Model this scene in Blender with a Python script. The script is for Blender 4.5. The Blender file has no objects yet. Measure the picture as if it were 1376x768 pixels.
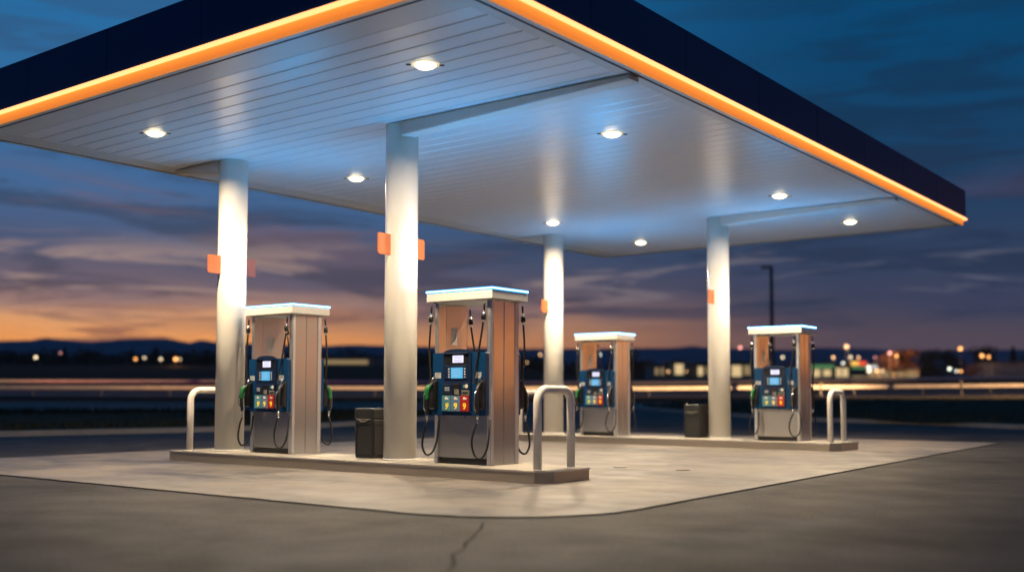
import bpy, bmesh, math, random
from mathutils import Vector, Matrix
R = math.radians
rnd = random.Random(7)
sc = bpy.context.scene
COL = sc.collection

# ------------------------------------------------------------------ camera frame
CAM = Vector((10.41475, -10.98995, 1.08231))
YAW, PITCH, ROLL, FPX, SHY = 0.65347, 0.05776, 0.00194, 1419.92, 64.105
FH = Vector((-math.sin(YAW), math.cos(YAW), 0))
RH = Vector((math.cos(YAW), math.sin(YAW), 0))
def W(s, t, z=0.0):
    """point s metres ahead of the viewpoint and t metres to the right"""
    p = CAM + FH * s + RH * t
    return Vector((p.x, p.y, z))

# ------------------------------------------------------------------ materials
def new_mat(name):
    m = bpy.data.materials.new(name); m.use_nodes = True
    nt = m.node_tree; b = nt.nodes['Principled BSDF']
    return m, nt, b
def pm(name, col, rough=.5, metal=0., spec=.5, var=0., vscale=8., bump=0., bscale=60., col2=None,
       stretch=(1, 1, 1), coat=0., aniso=0., rvar=0.):
    """procedural principled material: noise tint, roughness variation and fine bump"""
    m, nt, b = new_mat(name)
    N, L = nt.nodes, nt.links
    b.inputs['Base Color'].default_value = (*col, 1)
    b.inputs['Roughness'].default_value = rough
    b.inputs['Metallic'].default_value = metal
    b.inputs['Specular IOR Level'].default_value = spec
    b.inputs['Coat Weight'].default_value = coat
    b.inputs['Anisotropic'].default_value = aniso
    if var or bump or rvar:
        tc = N.new('ShaderNodeTexCoord'); mp = N.new('ShaderNodeMapping')
        mp.inputs['Scale'].default_value = stretch
        L.new(tc.outputs['Object'], mp.inputs['Vector'])
        ns = N.new('ShaderNodeTexNoise'); ns.inputs['Scale'].default_value = vscale
        ns.inputs['Detail'].default_value = 6; ns.inputs['Roughness'].default_value = .6
        L.new(mp.outputs[0], ns.inputs['Vector'])
        if var:
            rp = N.new('ShaderNodeValToRGB')
            c2 = col2 or tuple(c * (1 - var) for c in col)
            rp.color_ramp.elements[0].position = .35; rp.color_ramp.elements[0].color = (*c2, 1)
            rp.color_ramp.elements[1].position = .65; rp.color_ramp.elements[1].color = (*col, 1)
            L.new(ns.outputs['Fac'], rp.inputs['Fac']); L.new(rp.outputs['Color'], b.inputs['Base Color'])
        if rvar:
            mr = N.new('ShaderNodeMapRange'); mr.inputs['From Min'].default_value = .3; mr.inputs['From Max'].default_value = .7
            mr.inputs['To Min'].default_value = rough - rvar; mr.inputs['To Max'].default_value = rough + rvar
            L.new(ns.outputs['Fac'], mr.inputs['Value']); L.new(mr.outputs[0], b.inputs['Roughness'])
        if bump:
            n2 = N.new('ShaderNodeTexNoise'); n2.inputs['Scale'].default_value = bscale; n2.inputs['Detail'].default_value = 4
            L.new(mp.outputs[0], n2.inputs['Vector'])
            bp = N.new('ShaderNodeBump'); bp.inputs['Strength'].default_value = bump; bp.inputs['Distance'].default_value = .02
            L.new(n2.outputs['Fac'], bp.inputs['Height']); L.new(bp.outputs[0], b.inputs['Normal'])
    return m
def em(name, col, strength):
    m, nt, b = new_mat(name)
    b.inputs['Base Color'].default_value = (.02, .02, .02, 1)
    b.inputs['Emission Color'].default_value = (*col, 1)
    b.inputs['Emission Strength'].default_value = strength
    b.inputs['Roughness'].default_value = .3
    return m

M = {}
M['column'] = pm('column_paint', (.80, .765, .69), .28, var=.03, vscale=1.5, coat=.3)
M['soffit'] = pm('soffit_enamel', (.80, .80, .81), .29, spec=.9)
M['soffit_trim'] = pm('soffit_trim', (.72, .71, .69), .38, var=.05, vscale=2)
M['gap'] = pm('dark_gap', (.03, .028, .025), .8)
M['fascia'] = pm('navy_fascia', (.012, .034, .14), .42, spec=.2, var=.06, vscale=.6)
M['beam'] = pm('beam_paint', (.78, .76, .71), .4, var=.04, vscale=2)
M['steel'] = pm('brushed_steel', (.74, .71, .67), .20, 1.0, bump=.22, bscale=2.2, stretch=(1, 1, .5))
M['steel_side'] = pm('brushed_cladding', (.76, .74, .71), .15, 1.0, bump=.10, bscale=2.2, stretch=(1.6, 1.6, .5))
M['steel_edge'] = pm('steel_edge_trim', (.80, .79, .77), .22, 1.0)
def vertical_brush(m, an, rot):
    nt = m.node_tree; b = nt.nodes['Principled BSDF']; t = nt.nodes.new('ShaderNodeTangent')
    t.direction_type = 'RADIAL'; t.axis = 'Z'; nt.links.new(t.outputs[0], b.inputs['Tangent'])
    b.inputs['Anisotropic'].default_value = an; b.inputs['Anisotropic Rotation'].default_value = rot
M['chrome'] = pm('polished_fitting', (.75, .72, .68), .18, 1.0)
def two_lobe(m, rough2, fac):
    # brushed metal: a sharp reflection plus a broad one from the brushing
    nt = m.node_tree; b = nt.nodes['Principled BSDF']; o = nt.nodes['Material Output']
    g = nt.nodes.new('ShaderNodeBsdfPrincipled'); g.inputs['Metallic'].default_value = 1; g.inputs['Roughness'].default_value = rough2
    g.inputs['Base Color'].default_value = b.inputs['Base Color'].default_value
    x = nt.nodes.new('ShaderNodeMixShader'); x.inputs[0].default_value = fac
    nt.links.new(b.outputs[0], x.inputs[1]); nt.links.new(g.outputs[0], x.inputs[2]); nt.links.new(x.outputs[0], o.inputs['Surface'])
two_lobe(M['steel'], .50, .36); two_lobe(M['steel_side'], .48, .36); two_lobe(M['steel_edge'], .50, .72)
M['cap'] = pm('cap_white', (.80, .77, .72), .35, var=.05, vscale=5)
M['blue'] = pm('blue_panel', (.005, .050, .145), .25, var=.12, vscale=5, coat=.2)
M['navy'] = pm('navy_bezel', (.008, .022, .065), .35, var=.1, vscale=8)
M['black'] = pm('black_plastic', (.012, .012, .013), .4, var=.3, vscale=20)
M['rubber'] = pm('hose_rubber', (.010, .010, .011), .42, var=.3, vscale=30)
M['green'] = pm('green_grip', (.008, .16, .035), .45, var=.2, vscale=20)
M['greyplate'] = pm('grey_plate', (.22, .21, .18), .5, var=.4, vscale=30)
M['sticker'] = pm('pale_sticker', (.55, .56, .56), .6, var=.3, vscale=90)
M['ink'] = pm('sticker_ink', (.10, .11, .12), .6)
M['teal'] = pm('teal_panel', (.09, .27, .33), .4, var=.1, vscale=20)
M['slate'] = pm('slate_panel', (.12, .21, .33), .4, var=.1, vscale=20)
M['red'] = pm('red_panel', (.42, .02, .015), .4, var=.1, vscale=20)
M['yellow'] = em('yellow_numeral', (1., .72, .05), .35)
M['yellow'].node_tree.nodes['Principled BSDF'].inputs['Base Color'].default_value = (.85, .6, .04, 1)
M['whitemark'] = pm('white_mark', (.8, .8, .8), .5, var=.1, vscale=40)
M['lcd_white'] = em('lit_display', (.80, .78, 1.0), 1.25)
M['lcd_blue'] = em('lit_screen', (.07, .46, .80), 1.0)
M['led_blue'] = em('cap_led', (.20, .60, 1.0), 12.0)
M['led_halo'] = em('cap_led_halo', (.02, .36, 1.0), 2.2)  # blue halo of the lit rim, put in as glowing strips
M['led_lid'] = em('cap_glow_lid', (.01, .42, 1.0), 23.0)
M['led_hot'] = em('fascia_tube', (1.0, .40, .145), 2.25)
M['led_band'] = em('fascia_band', (1.0, .27, .03), .62)
M['led_band'].node_tree.nodes['Principled BSDF'].inputs['Base Color'].default_value = (.92, .42, .12, 1)
M['led_band'].node_tree.nodes['Principled BSDF'].inputs['Roughness'].default_value = .6
M['lens'] = em('downlight_lens', (1.0, .82, .48), 9.0)
M['halo_rim'] = em('downlight_halo_rim', (1.0, .76, .40), .85)  # glowing ring that imitates the halo round each downlight
M['flag'] = pm('orange_flag', (.66, .15, .035), .45, var=.1, vscale=6)
M['hoop'] = pm('hoop_paint', (.88, .81, .73), .50, spec=.3, var=.05, vscale=7)
M['kerbsteel'] = pm('island_edging', (.42, .37, .31), .30, .7, var=.07, vscale=1.2, bump=.05, bscale=6)
M['islandtop'] = pm('island_concrete', (.34, .31, .265), .75, var=.25, vscale=3, bump=.15, bscale=60)
M['bin'] = pm('bin_plastic', (.020, .021, .021), .42, var=.2, vscale=14)
M['galv'] = pm('galvanised_rail', (.55, .52, .48), .42, .2, var=.2, vscale=2)
M['darkpole'] = pm('dark_pole', (.030, .032, .035), .5, var=.2, vscale=4)
M['carpaint'] = pm('car_paint', (.10, .11, .13), .3, var=.1, vscale=3, coat=.6)
M['glass'] = pm('dark_glass', (.01, .012, .015), .08)
M['tyre'] = pm('tyre_rubber', (.015, .015, .015), .8, var=.3, vscale=20)
M['unseen_headlamp'] = em('unseen_car_headlamp_lens', (1., .85, .6), 20)
M['taillamp'] = em('taillamp_lens', (1., .03, .03), 8)
M['bark'] = pm('bark', (.06, .045, .035), .9, var=.4, vscale=6)
M['leaf_dark'] = pm('leaf_dark', (.045, .055, .035), .8, var=.6, vscale=1.3)
M['leaf_brown'] = pm('leaf_brown', (.16, .070, .030), .8, var=.6, vscale=1.0)
M['roof'] = pm('roof_sheet', (.10, .11, .12), .6, var=.3, vscale=1)
M['shopwall'] = pm('shop_wall', (.36, .34, .22), .8, var=.2, vscale=1)
M['wallgrey'] = pm('shed_wall', (.25, .27, .28), .8, var=.2, vscale=1)

def ground_mat(name, c1, c2, vs, rough, rv, c3=None, bump=.3, bs=90, fine=.25, fs=180, spec=.5, stretch=(1, 1, 1), sp2=1.5):
    m, nt, b = new_mat(name); N, L = nt.nodes, nt.links
    tc = N.new('ShaderNodeTexCoord'); mp = N.new('ShaderNodeMapping'); mp.inputs['Scale'].default_value = stretch
    L.new(tc.outputs['Object'], mp.inputs['Vector'])
    n1 = N.new('ShaderNodeTexNoise'); n1.inputs['Scale'].default_value = vs; n1.inputs['Detail'].default_value = 9; n1.inputs['Roughness'].default_value = .62
    n1.inputs['Distortion'].default_value = .6
    L.new(mp.outputs[0], n1.inputs['Vector'])
    rp = N.new('ShaderNodeValToRGB'); e = rp.color_ramp.elements
    e[0].position = .32; e[0].color = (*c1, 1); e[1].position = .62; e[1].color = (*c2, 1)
    if c3:
        k = rp.color_ramp.elements.new(.47); k.color = (*c3, 1)
    L.new(n1.outputs['Fac'], rp.inputs['Fac'])
    n2 = N.new('ShaderNodeTexNoise'); n2.inputs['Scale'].default_value = fs; n2.inputs['Detail'].default_value = 3
    L.new(tc.outputs['Object'], n2.inputs['Vector'])
    mr = N.new('ShaderNodeMapRange'); mr.inputs['From Min'].default_value = .3; mr.inputs['From Max'].default_value = .7
    mr.inputs['To Min'].default_value = 1 - fine; mr.inputs['To Max'].default_value = 1 + fine
    L.new(n2.outputs['Fac'], mr.inputs['Value'])
    mx = N.new('ShaderNodeMix'); mx.data_type = 'RGBA'; mx.blend_type = 'MULTIPLY'; mx.inputs['Factor'].default_value = 1
    L.new(rp.outputs['Color'], mx.inputs['A']); L.new(mr.outputs[0], mx.inputs['B'])
    L.new(mx.outputs['Result'], b.inputs['Base Color'])
    n3 = N.new('ShaderNodeTexNoise'); n3.inputs['Scale'].default_value = sp2; n3.inputs['Detail'].default_value = 5
    L.new(tc.outputs['Object'], n3.inputs['Vector'])
    m2 = N.new('ShaderNodeMapRange'); m2.inputs['From Min'].default_value = .35; m2.inputs['From Max'].default_value = .65
    m2.inputs['To Min'].default_value = rough - rv; m2.inputs['To Max'].default_value = rough + rv
    L.new(n3.outputs['Fac'], m2.inputs['Value']); L.new(m2.outputs[0], b.inputs['Roughness'])
    n4 = N.new('ShaderNodeTexNoise'); n4.inputs['Scale'].default_value = bs; n4.inputs['Detail'].default_value = 5
    L.new(tc.outputs['Object'], n4.inputs['Vector'])
    bp = N.new('ShaderNodeBump'); bp.inputs['Strength'].default_value = bump; bp.inputs['Distance'].default_value = .01
    L.new(n4.outputs['Fac'], bp.inputs['Height']); L.new(bp.outputs[0], b.inputs['Normal'])
    b.inputs['Specular IOR Level'].default_value = spec
    return m
M['asphalt'] = ground_mat('asphalt', (.014, .0135, .0145), (.058, .053, .051), .45, .66, .05, spec=.18, fine=.85, fs=48, bump=.6, bs=80)
M['pad'] = ground_mat('concrete_pad', (.062, .058, .062), (.190, .163, .136), .5, .52, .10, c3=(.138, .123, .110), fine=.12, fs=140, bump=.15, bs=70, stretch=(.7, 1.6, 1))
nt_ = M['pad'].node_tree; mx_ = [n for n in nt_.nodes if n.type == 'MIX'][0]; pb_ = nt_.nodes['Principled BSDF']
tc_ = nt_.nodes.new('ShaderNodeTexCoord'); on_ = nt_.nodes.new('ShaderNodeTexNoise'); on_.inputs['Scale'].default_value = 1.35; on_.inputs['Detail'].default_value = 7; on_.inputs['Roughness'].default_value = .7
nt_.links.new(tc_.outputs['Object'], on_.inputs['Vector'])
or_ = nt_.nodes.new('ShaderNodeValToRGB'); or_.color_ramp.elements[0].position = .56; or_.color_ramp.elements[0].color = (1, 1, 1, 1); or_.color_ramp.elements[1].position = .70; or_.color_ramp.elements[1].color = (.45, .43, .44, 1)
nt_.links.new(on_.outputs['Fac'], or_.inputs['Fac'])
om_ = nt_.nodes.new('ShaderNodeMix'); om_.data_type = 'RGBA'; om_.blend_type = 'MULTIPLY'; om_.inputs['Factor'].default_value = 1
nt_.links.new(mx_.outputs['Result'], om_.inputs['A']); nt_.links.new(or_.outputs['Color'], om_.inputs['B']); nt_.links.new(om_.outputs['Result'], pb_.inputs['Base Color'])
M['seal'] = pm('joint_sealant', (.012, .011, .010), .9, spec=.1, var=.3, vscale=10)
M['road'] = ground_mat('road_asphalt', (.035, .033, .033), (.06, .055, .053), .3, .7, .1, spec=.1, fine=.2, bump=.3)
M['earth'] = ground_mat('dark_field', (.010, .012, .008), (.020, .020, .012), .08, .9, .05, fine=.4, fs=3, bump=.2, bs=4, spec=.05)
M['verge'] = ground_mat('verge_turf', (.020, .022, .010), (.045, .038, .016), .6, .95, .03, fine=.5, fs=30, bump=.6, bs=30, spec=.1)
M['kerb'] = ground_mat('kerb_concrete', (.24, .22, .20), (.34, .31, .28), 1.2, .8, .05, fine=.15, fs=60)
M['paint'] = pm('road_paint', (.30, .30, .30), .6, var=.3, vscale=4)
M['mount'] = ground_mat('hill_forest', (.050, .075, .13), (.075, .10, .16), .004, .95, .02, fine=.2, fs=.05, bump=0., spec=0.)  # dusk blue of the distant hills is put into the base colour
M['grass'] = pm('grass_blade', (.050, .046, .018), .9, var=.5, vscale=.8, col2=(.020, .026, .009))
M['lamp_warm'] = em('lamp_warm', (1., .55, .25), 3.5)
M['lamp_cream'] = em('lamp_cream', (1., .80, .50), 3.0)
M['lamp_orange'] = em('lamp_orange', (1., .42, .12), 4.0)
M['lamp_pink'] = em('lamp_pink', (1., .38, .30), 3.0)
M['lamp_white'] = em('lamp_white', (.95, 1., .80), 3.5)
M['win_warm'] = em('lit_window', (1., .72, .36), .75)
M['win_dim'] = em('lit_window_dim', (1., .70, .34), .28)
M['signred'] = em('lit_sign_red', (1., .10, .04), 1.0)
M['signyel'] = em('lit_sign_yellow', (1., .55, .10), 1.2)
M['signgreen'] = em('lit_sign_green', (.25, .7, .28), .35)
M['signwhite'] = em('lit_sign_white', (.85, .95, 1.), .9)

# ------------------------------------------------------------------ mesh helpers
class MB:
    def __init__(s): s.bm = bmesh.new(); s.mats = []; s.i = 0
    def use(s, m):
        m = M[m] if isinstance(m, str) else m
        if m not in s.mats: s.mats.append(m)
        s.i = s.mats.index(m); return s
    def _take(s, faces):
        for f in faces: f.material_index = s.i
    def box(s, c, d, bev=0., rz=0., rx=0., ry=0., seg=2):
        n0 = len(s.bm.faces)
        r = bmesh.ops.create_cube(s.bm, size=1)
        vs = r['verts']
        for v in vs: v.co = Vector((v.co.x * d[0], v.co.y * d[1], v.co.z * d[2]))
        fs = set(f for v in vs for f in v.link_faces)
        if bev:
            es = list(set(e for v in vs for e in v.link_edges))
            o = bmesh.ops.bevel(s.bm, geom=es, offset=bev, segments=seg, affect='EDGES', profile=.5)
            vs = list(set(v for f in o['faces'] for v in f.verts) | set(v for v in vs if v.is_valid))
        mt = Matrix.Translation(c) @ Matrix.Rotation(rz, 4, 'Z') @ Matrix.Rotation(ry, 4, 'Y') @ Matrix.Rotation(rx, 4, 'X')
        vs = [v for v in vs if v.is_valid]
        for v in vs: v.co = mt @ v.co
        s._take(set(f for v in vs for f in v.link_faces)); return s
    def cyl(s, a, b, r, r2=None, n=24, caps=True):
        a, b = Vector(a), Vector(b); r2 = r if r2 is None else r2
        z = (b - a).normalized(); x = z.orthogonal().normalized(); y = z.cross(x)
        ra, rb = [], []
        for k in range(n):
            t = 2 * math.pi * k / n; d = x * math.cos(t) + y * math.sin(t)
            ra.append(s.bm.verts.new(a + d * r)); rb.append(s.bm.verts.new(b + d * r2))
        fs = []
        for k in range(n):
            f = s.bm.faces.new((ra[k], ra[(k + 1) % n], rb[(k + 1) % n], rb[k])); f.smooth = True; fs.append(f)
        if caps: fs += [s.bm.faces.new(ra[::-1]), s.bm.faces.new(rb)]
        s._take(fs); return s
    def lathe(s, c, prof, n=40):
        c = Vector(c); rings = []
        for (r, z) in prof:
            rings.append([s.bm.verts.new(c + Vector((r * math.cos(2 * math.pi * k / n), r * math.sin(2 * math.pi * k / n), z))) for k in range(n)])
        fs = []
        for a, b in zip(rings, rings[1:]):
            for k in range(n):
                f = s.bm.faces.new((a[k], a[(k + 1) % n], b[(k + 1) % n], b[k])); f.smooth = True; fs.append(f)
        if prof[0][0] > 1e-4: fs.append(s.bm.faces.new(rings[0][::-1]))
        if prof[-1][0] > 1e-4: fs.append(s.bm.faces.new(rings[-1]))
        s._take(fs); return s
    def tube(s, pts, r, n=12, sub=8, closed=False, smoothpath=True):
        P = [Vector(p) for p in pts]
        if smoothpath:
            Q = []
            for i in range(len(P) - 1):
                p0 = P[max(i - 1, 0)]; p1 = P[i]; p2 = P[i + 1]; p3 = P[min(i + 2, len(P) - 1)]
                for k in range(sub):
                    t = k / sub
                    Q.append(.5 * ((2 * p1) + (p2 - p0) * t + (2 * p0 - 5 * p1 + 4 * p2 - p3) * t * t + (3 * p1 - p0 - 3 * p2 + p3) * t ** 3))
            Q.append(P[-1]); P = Q
        tang = [(P[min(i + 1, len(P) - 1)] - P[max(i - 1, 0)]).normalized() for i in range(len(P))]
        u = tang[0].orthogonal().normalized(); rings = []
        for p, t in zip(P, tang):
            u = (u - t * u.dot(t)).normalized(); v = t.cross(u)
            rings.append([s.bm.verts.new(p + (u * math.cos(2 * math.pi * k / n) + v * math.sin(2 * math.pi * k / n)) * r) for k in range(n)])
        fs = []
        for a, b in zip(rings, rings[1:]):
            for k in range(n):
                f = s.bm.faces.new((a[k], a[(k + 1) % n], b[(k + 1) % n], b[k])); f.smooth = True; fs.append(f)
        fs += [s.bm.faces.new(rings[0][::-1]), s.bm.faces.new(rings[-1])]
        s._take(fs); return s
    def prism(s, poly, z0, z1, axis='z', bev=0.):
        """extrude polygon; axis 'z': poly (x,y); axis 'y': poly (x,z) extruded from y=z0 to y=z1; axis 'x': poly (y,z)"""
        def P(p, h):
            return {'z': Vector((p[0], p[1], h)), 'y': Vector((p[0], h, p[1])), 'x': Vector((h, p[0], p[1]))}[axis]
        a = [s.bm.verts.new(P(p, z0)) for p in poly]; b = [s.bm.verts.new(P(p, z1)) for p in poly]
        n = len(poly); fs = []
        for k in range(n): fs.append(s.bm.faces.new((a[k], a[(k + 1) % n], b[(k + 1) % n], b[k])))
        fs += [s.bm.faces.new(a[::-1]), s.bm.faces.new(b)]
        if bev:
            es = list(set(e for f in fs[-2:] for e in f.edges))
            o = bmesh.ops.bevel(s.bm, geom=es, offset=bev, segments=2, affect='EDGES')
            fs = [f for f in fs if f.is_valid] + o['faces']
        s._take(fs); return s
    def quad(s, *pts):
        f = s.bm.faces.new([s.bm.verts.new(Vector(p)) for p in pts]); s._take([f]); return s
    def sphere(s, c, r, n=10):
        o = bmesh.ops.create_uvsphere(s.bm, u_segments=n * 2, v_segments=n, radius=r)
        for v in o['verts']: v.co += Vector(c)
        fs = set(f for v in o['verts'] for f in v.link_faces)
        for f in fs: f.smooth = True
        s._take(fs); return s
    def text(s, body, mat4, size, depth=.002, shear=0.):
        cu = bpy.data.curves.new('t', 'FONT'); cu.body = body; cu.size = size; cu.extrude = depth; cu.shear = shear
        cu.align_x = 'CENTER'; cu.align_y = 'CENTER'; cu.offset = size * .025
        ob = bpy.data.objects.new('t', cu); COL.objects.link(ob)
        dg = bpy.context.evaluated_depsgraph_get(); me = bpy.data.meshes.new_from_object(ob.evaluated_get(dg))
        bpy.data.objects.remove(ob); bpy.data.curves.remove(cu)
        me.transform(mat4); n0 = len(s.bm.faces); s.bm.from_mesh(me); s.bm.faces.ensure_lookup_table()
        s._take(s.bm.faces[n0:]); bpy.data.meshes.remove(me); return s
    def obj(s, name, parent=None, loc=(0, 0, 0), rz=0., normals=True):
        if normals: bmesh.ops.recalc_face_normals(s.bm, faces=s.bm.faces[:])
        me = bpy.data.meshes.new(name); s.bm.to_mesh(me); s.bm.free()
        for m in s.mats: me.materials.append(m)
        o = bpy.data.objects.new(name, me); COL.objects.link(o)
        o.location = loc; o.rotation_euler.z = rz
        if parent: o.parent = parent
        return o
def tag(o, label=None, cat=None, group=None, kind=None):
    if label: o['label'] = label
    if cat: o['category'] = cat
    if group: o['group'] = group
    if kind: o['kind'] = kind
    return o
def thing(name, label, cat, loc=(0, 0, 0), rz=0., group=None):
    o = bpy.data.objects.new(name, None); COL.objects.link(o); o.empty_display_size = .2
    o.location = loc; o.rotation_euler.z = rz
    return tag(o, label, cat, group)
def kids(o): return [c for c in bpy.data.objects if c.parent == o]
def dup(o, loc=None, rz=None, label=None, parent=None):
    c = o.copy(); COL.objects.link(c)
    if parent: c.parent = parent
    if loc is not None: c.location = loc
    if rz is not None: c.rotation_euler.z = rz
    if label: c['label'] = label
    for ch in kids(o): dup(ch, parent=c)
    return c

# ------------------------------------------------------------------ terrain
PS = [-400, 33, 44, 54, 64, 72, 90, 130, 220, 400, 1000, 6000]
PL = [0, 0, .30, .70, 1.05, 1.40, 2.3, 4.2, 7.2, 12.6, 24, 60]
PR = [0, 0, .30, .70, 1.05, 1.40, 2.0, 2.8, 4.3, 7.4, 16, 50]
def interp(x, X, Y):
    if x <= X[0]: return Y[0]
    for i in range(len(X) - 1):
        if x <= X[i + 1]: return Y[i] + (Y[i + 1] - Y[i]) * (x - X[i]) / (X[i + 1] - X[i])
    return Y[-1]
def hz(s, t):
    k = min(1, max(0, (t / max(s, 1) + .02) / .12)); k = k * k * (3 - 2 * k)
    z = interp(s, PS, PL) * (1 - k) + interp(s, PS, PR) * k
    q = min(1, max(0, (s - 52) / 14))
    return z + q * max(0, min(t, 40) - 8) * .015
def lin(a, b, n): return [a + (b - a) * i / n for i in range(n + 1)]
def sheet(name, S, T, dz, mat, kind='structure'):
    mb = MB().use(mat); g = [[mb.bm.verts.new(W(s, t, hz(s, t) + dz)) for t in T] for s in S]
    fs = []
    for i in range(len(S) - 1):
        for j in range(len(T) - 1):
            f = mb.bm.faces.new((g[i][j], g[i][j + 1], g[i + 1][j + 1], g[i + 1][j])); f.smooth = True; fs.append(f)
    mb._take(fs); return tag(mb.obj(name, normals=False), kind=kind)
GS = [-400, -150, -60, -40, 0] + lin(10, 33, 4) + lin(34.1, 44, 6) + lin(45, 54, 6) + lin(55, 72, 14) + [75, 80, 85, 90, 100, 110, 120, 130, 150, 180, 220, 280, 340, 400, 600, 1000, 2500, 6000]
GT = sorted(set([-6000, -2500, -1000, -400, -200, -120] + lin(-80, 80, 32) + [120, 200, 400, 1000, 2500, 6000]))
sheet('ground', GS, GT, -.06, 'earth')
AS = [-60, -40, 0] + lin(10, 33, 4) + lin(34.1, 44, 6) + lin(45, 54, 6); AT = lin(-80, 80, 32)
sheet('parking_lot', AS, AT, 0, 'asphalt')
sheet('far_road', lin(60, 72, 10), lin(-80, 80, 32), .012, 'road')
sheet('road_line', [48.6, 48.75], lin(-80, -2, 12), .012, 'paint')
sheet('road_edge_line', [61.0, 61.25], lin(-80, 80, 32), .02, 'paint')

def verge(name, poly, zadd=.14):
    """raised turf patch with a concrete kerb round it (poly in s,t)"""
    P = [Vector((a, b, 0)) for a, b in poly]
    n = len(P); Q = []
    for i in range(n):
        p0, p1, p2, p3 = P[i - 1], P[i], P[(i + 1) % n], P[(i + 2) % n]
        for k in range(5):
            t = k / 5
            Q.append(.5 * ((2 * p1) + (p2 - p0) * t + (2 * p0 - 5 * p1 + 4 * p2 - p3) * t * t + (3 * p1 - p0 - 3 * p2 + p3) * t ** 3))
    ctr = sum(Q, Vector()) / len(Q)
    area = sum(Q[i].x * Q[(i + 1) % len(Q)].y - Q[(i + 1) % len(Q)].x * Q[i].y for i in range(len(Q)))
    sg = 1 if area > 0 else -1
    def inset(w):
        o = []
        for i in range(len(Q)):
            t = (Q[(i + 1) % len(Q)] - Q[i - 1]).normalized(); nrm = Vector((-t.y, t.x, 0)) * sg
            o.append(Q[i] + nrm * w)
        return o
    rows = [(inset(0), -.02), (inset(.03), zadd), (inset(.28), zadd + .004)]
    mb = MB().use('kerb'); rr = []
    for pts, dz in rows: rr.append([mb.bm.verts.new(W(p.x, p.y, hz(p.x, p.y) + dz)) for p in pts])
    fs = []
    for a, b in zip(rr, rr[1:]):
        for i in range(len(Q)): fs.append(mb.bm.faces.new((a[i], a[(i + 1) % len(Q)], b[(i + 1) % len(Q)], b[i])))
    mb._take(fs); tag(mb.obj('kerb', normals=True), kind='structure')
    ins = inset(.28)
    mb = MB().use('verge'); vs = [mb.bm.verts.new(W(p.x, p.y, hz(p.x, p.y) + zadd + .006)) for p in ins]
    f = mb.bm.faces.new(vs); r = bmesh.ops.triangulate(mb.bm, faces=[f], ngon_method='EAR_CLIP')
    mb._take(mb.bm.faces[:])
    for f in mb.bm.faces:
        if f.normal.z < 0: f.normal_flip()
    tag(mb.obj(name, normals=False), kind='structure')
    return [(p.x, p.y) for p in ins]
def inside(p, poly):
    x, y = p; c = False; n = len(poly)
    for i in range(n):
        x1, y1 = poly[i]; x2, y2 = poly[i - 1]
        if (y1 > y) != (y2 > y) and x < (x2 - x1) * (y - y1) / (y2 - y1) + x1: c = not c
    return c
vl = verge('verge', [(15, -30), (22.5, -18), (26, -14), (28.7, -10.8), (31, -8.4), (35, -5.2), (38, -3.3), (41, -2.2), (43, -3.2), (43.4, -6), (43, -20), (42.6, -40), (40, -60), (12, -60), (12, -40)])
vr = verge('verge', [(48.2, 5.6), (46.4, 6.0), (43.4, 8.0), (38.5, 10.6), (36.4, 14.1), (33.6, 16.5), (31, 22), (29.5, 30), (33, 34), (52, 34), (57.5, 31), (58, 24), (57.2, 18), (54.8, 12.5), (52.0, 9.2), (49.6, 6.6)])
mb = MB().use('grass')
def blades(poly, n, s0, s1, t0, t1, h):
    k = 0
    while k < n:
        p = (rnd.uniform(s0, s1), rnd.uniform(t0, t1))
        if not inside(p, poly): continue
        k += 1; a = rnd.uniform(0, math.pi); hh = h * rnd.uniform(.5, 1.5); w = rnd.uniform(.02, .05)
        b = W(p[0], p[1], hz(*p) + .145); d = Vector((math.cos(a), math.sin(a), 0)) * w
        tip = b + Vector((rnd.uniform(-.07, .07), rnd.uniform(-.07, .07), hh))
        mb.quad(b - d, b + d, tip + d * .2, tip - d * .2)
blades(vl, 12000, 24, 44, -24, -2, .13)
blades(vr, 8000, 29, 53, 5, 33, .12)
tag(mb.obj('grass', normals=False), 'short dark grass on the raised kerbed verges', 'grass', kind='stuff')

# hills on the horizon
prof = [(-2600, 462), (-900, 463), (-300, 460), (0, 459), (40, 458), (62, 454.5), (85, 457), (120, 460), (150, 458), (165, 456), (222, 455), (240, 458), (255, 461), (268, 457), (290, 460),
        (360, 463), (440, 465), (470, 463), (500, 464), (600, 466), (700, 468), (790, 468), (850, 467), (900, 467), (930, 464), (960, 467), (1060, 469), (1100, 466), (1160, 467), (1220, 470), (1300, 469), (1376, 468), (1900, 466), (3600, 467)]
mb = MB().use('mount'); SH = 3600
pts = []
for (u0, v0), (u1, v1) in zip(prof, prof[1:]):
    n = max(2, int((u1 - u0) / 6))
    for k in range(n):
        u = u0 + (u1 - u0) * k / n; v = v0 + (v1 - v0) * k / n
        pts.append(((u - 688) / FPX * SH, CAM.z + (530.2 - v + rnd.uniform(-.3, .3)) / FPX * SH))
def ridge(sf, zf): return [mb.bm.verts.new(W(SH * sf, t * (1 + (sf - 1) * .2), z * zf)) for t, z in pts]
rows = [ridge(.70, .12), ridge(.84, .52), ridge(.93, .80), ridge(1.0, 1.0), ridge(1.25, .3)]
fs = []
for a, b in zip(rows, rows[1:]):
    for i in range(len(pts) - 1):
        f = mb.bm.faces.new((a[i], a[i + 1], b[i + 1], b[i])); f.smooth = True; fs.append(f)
mb._take(fs); tag(mb.obj('hills', normals=False), kind='structure')

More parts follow.
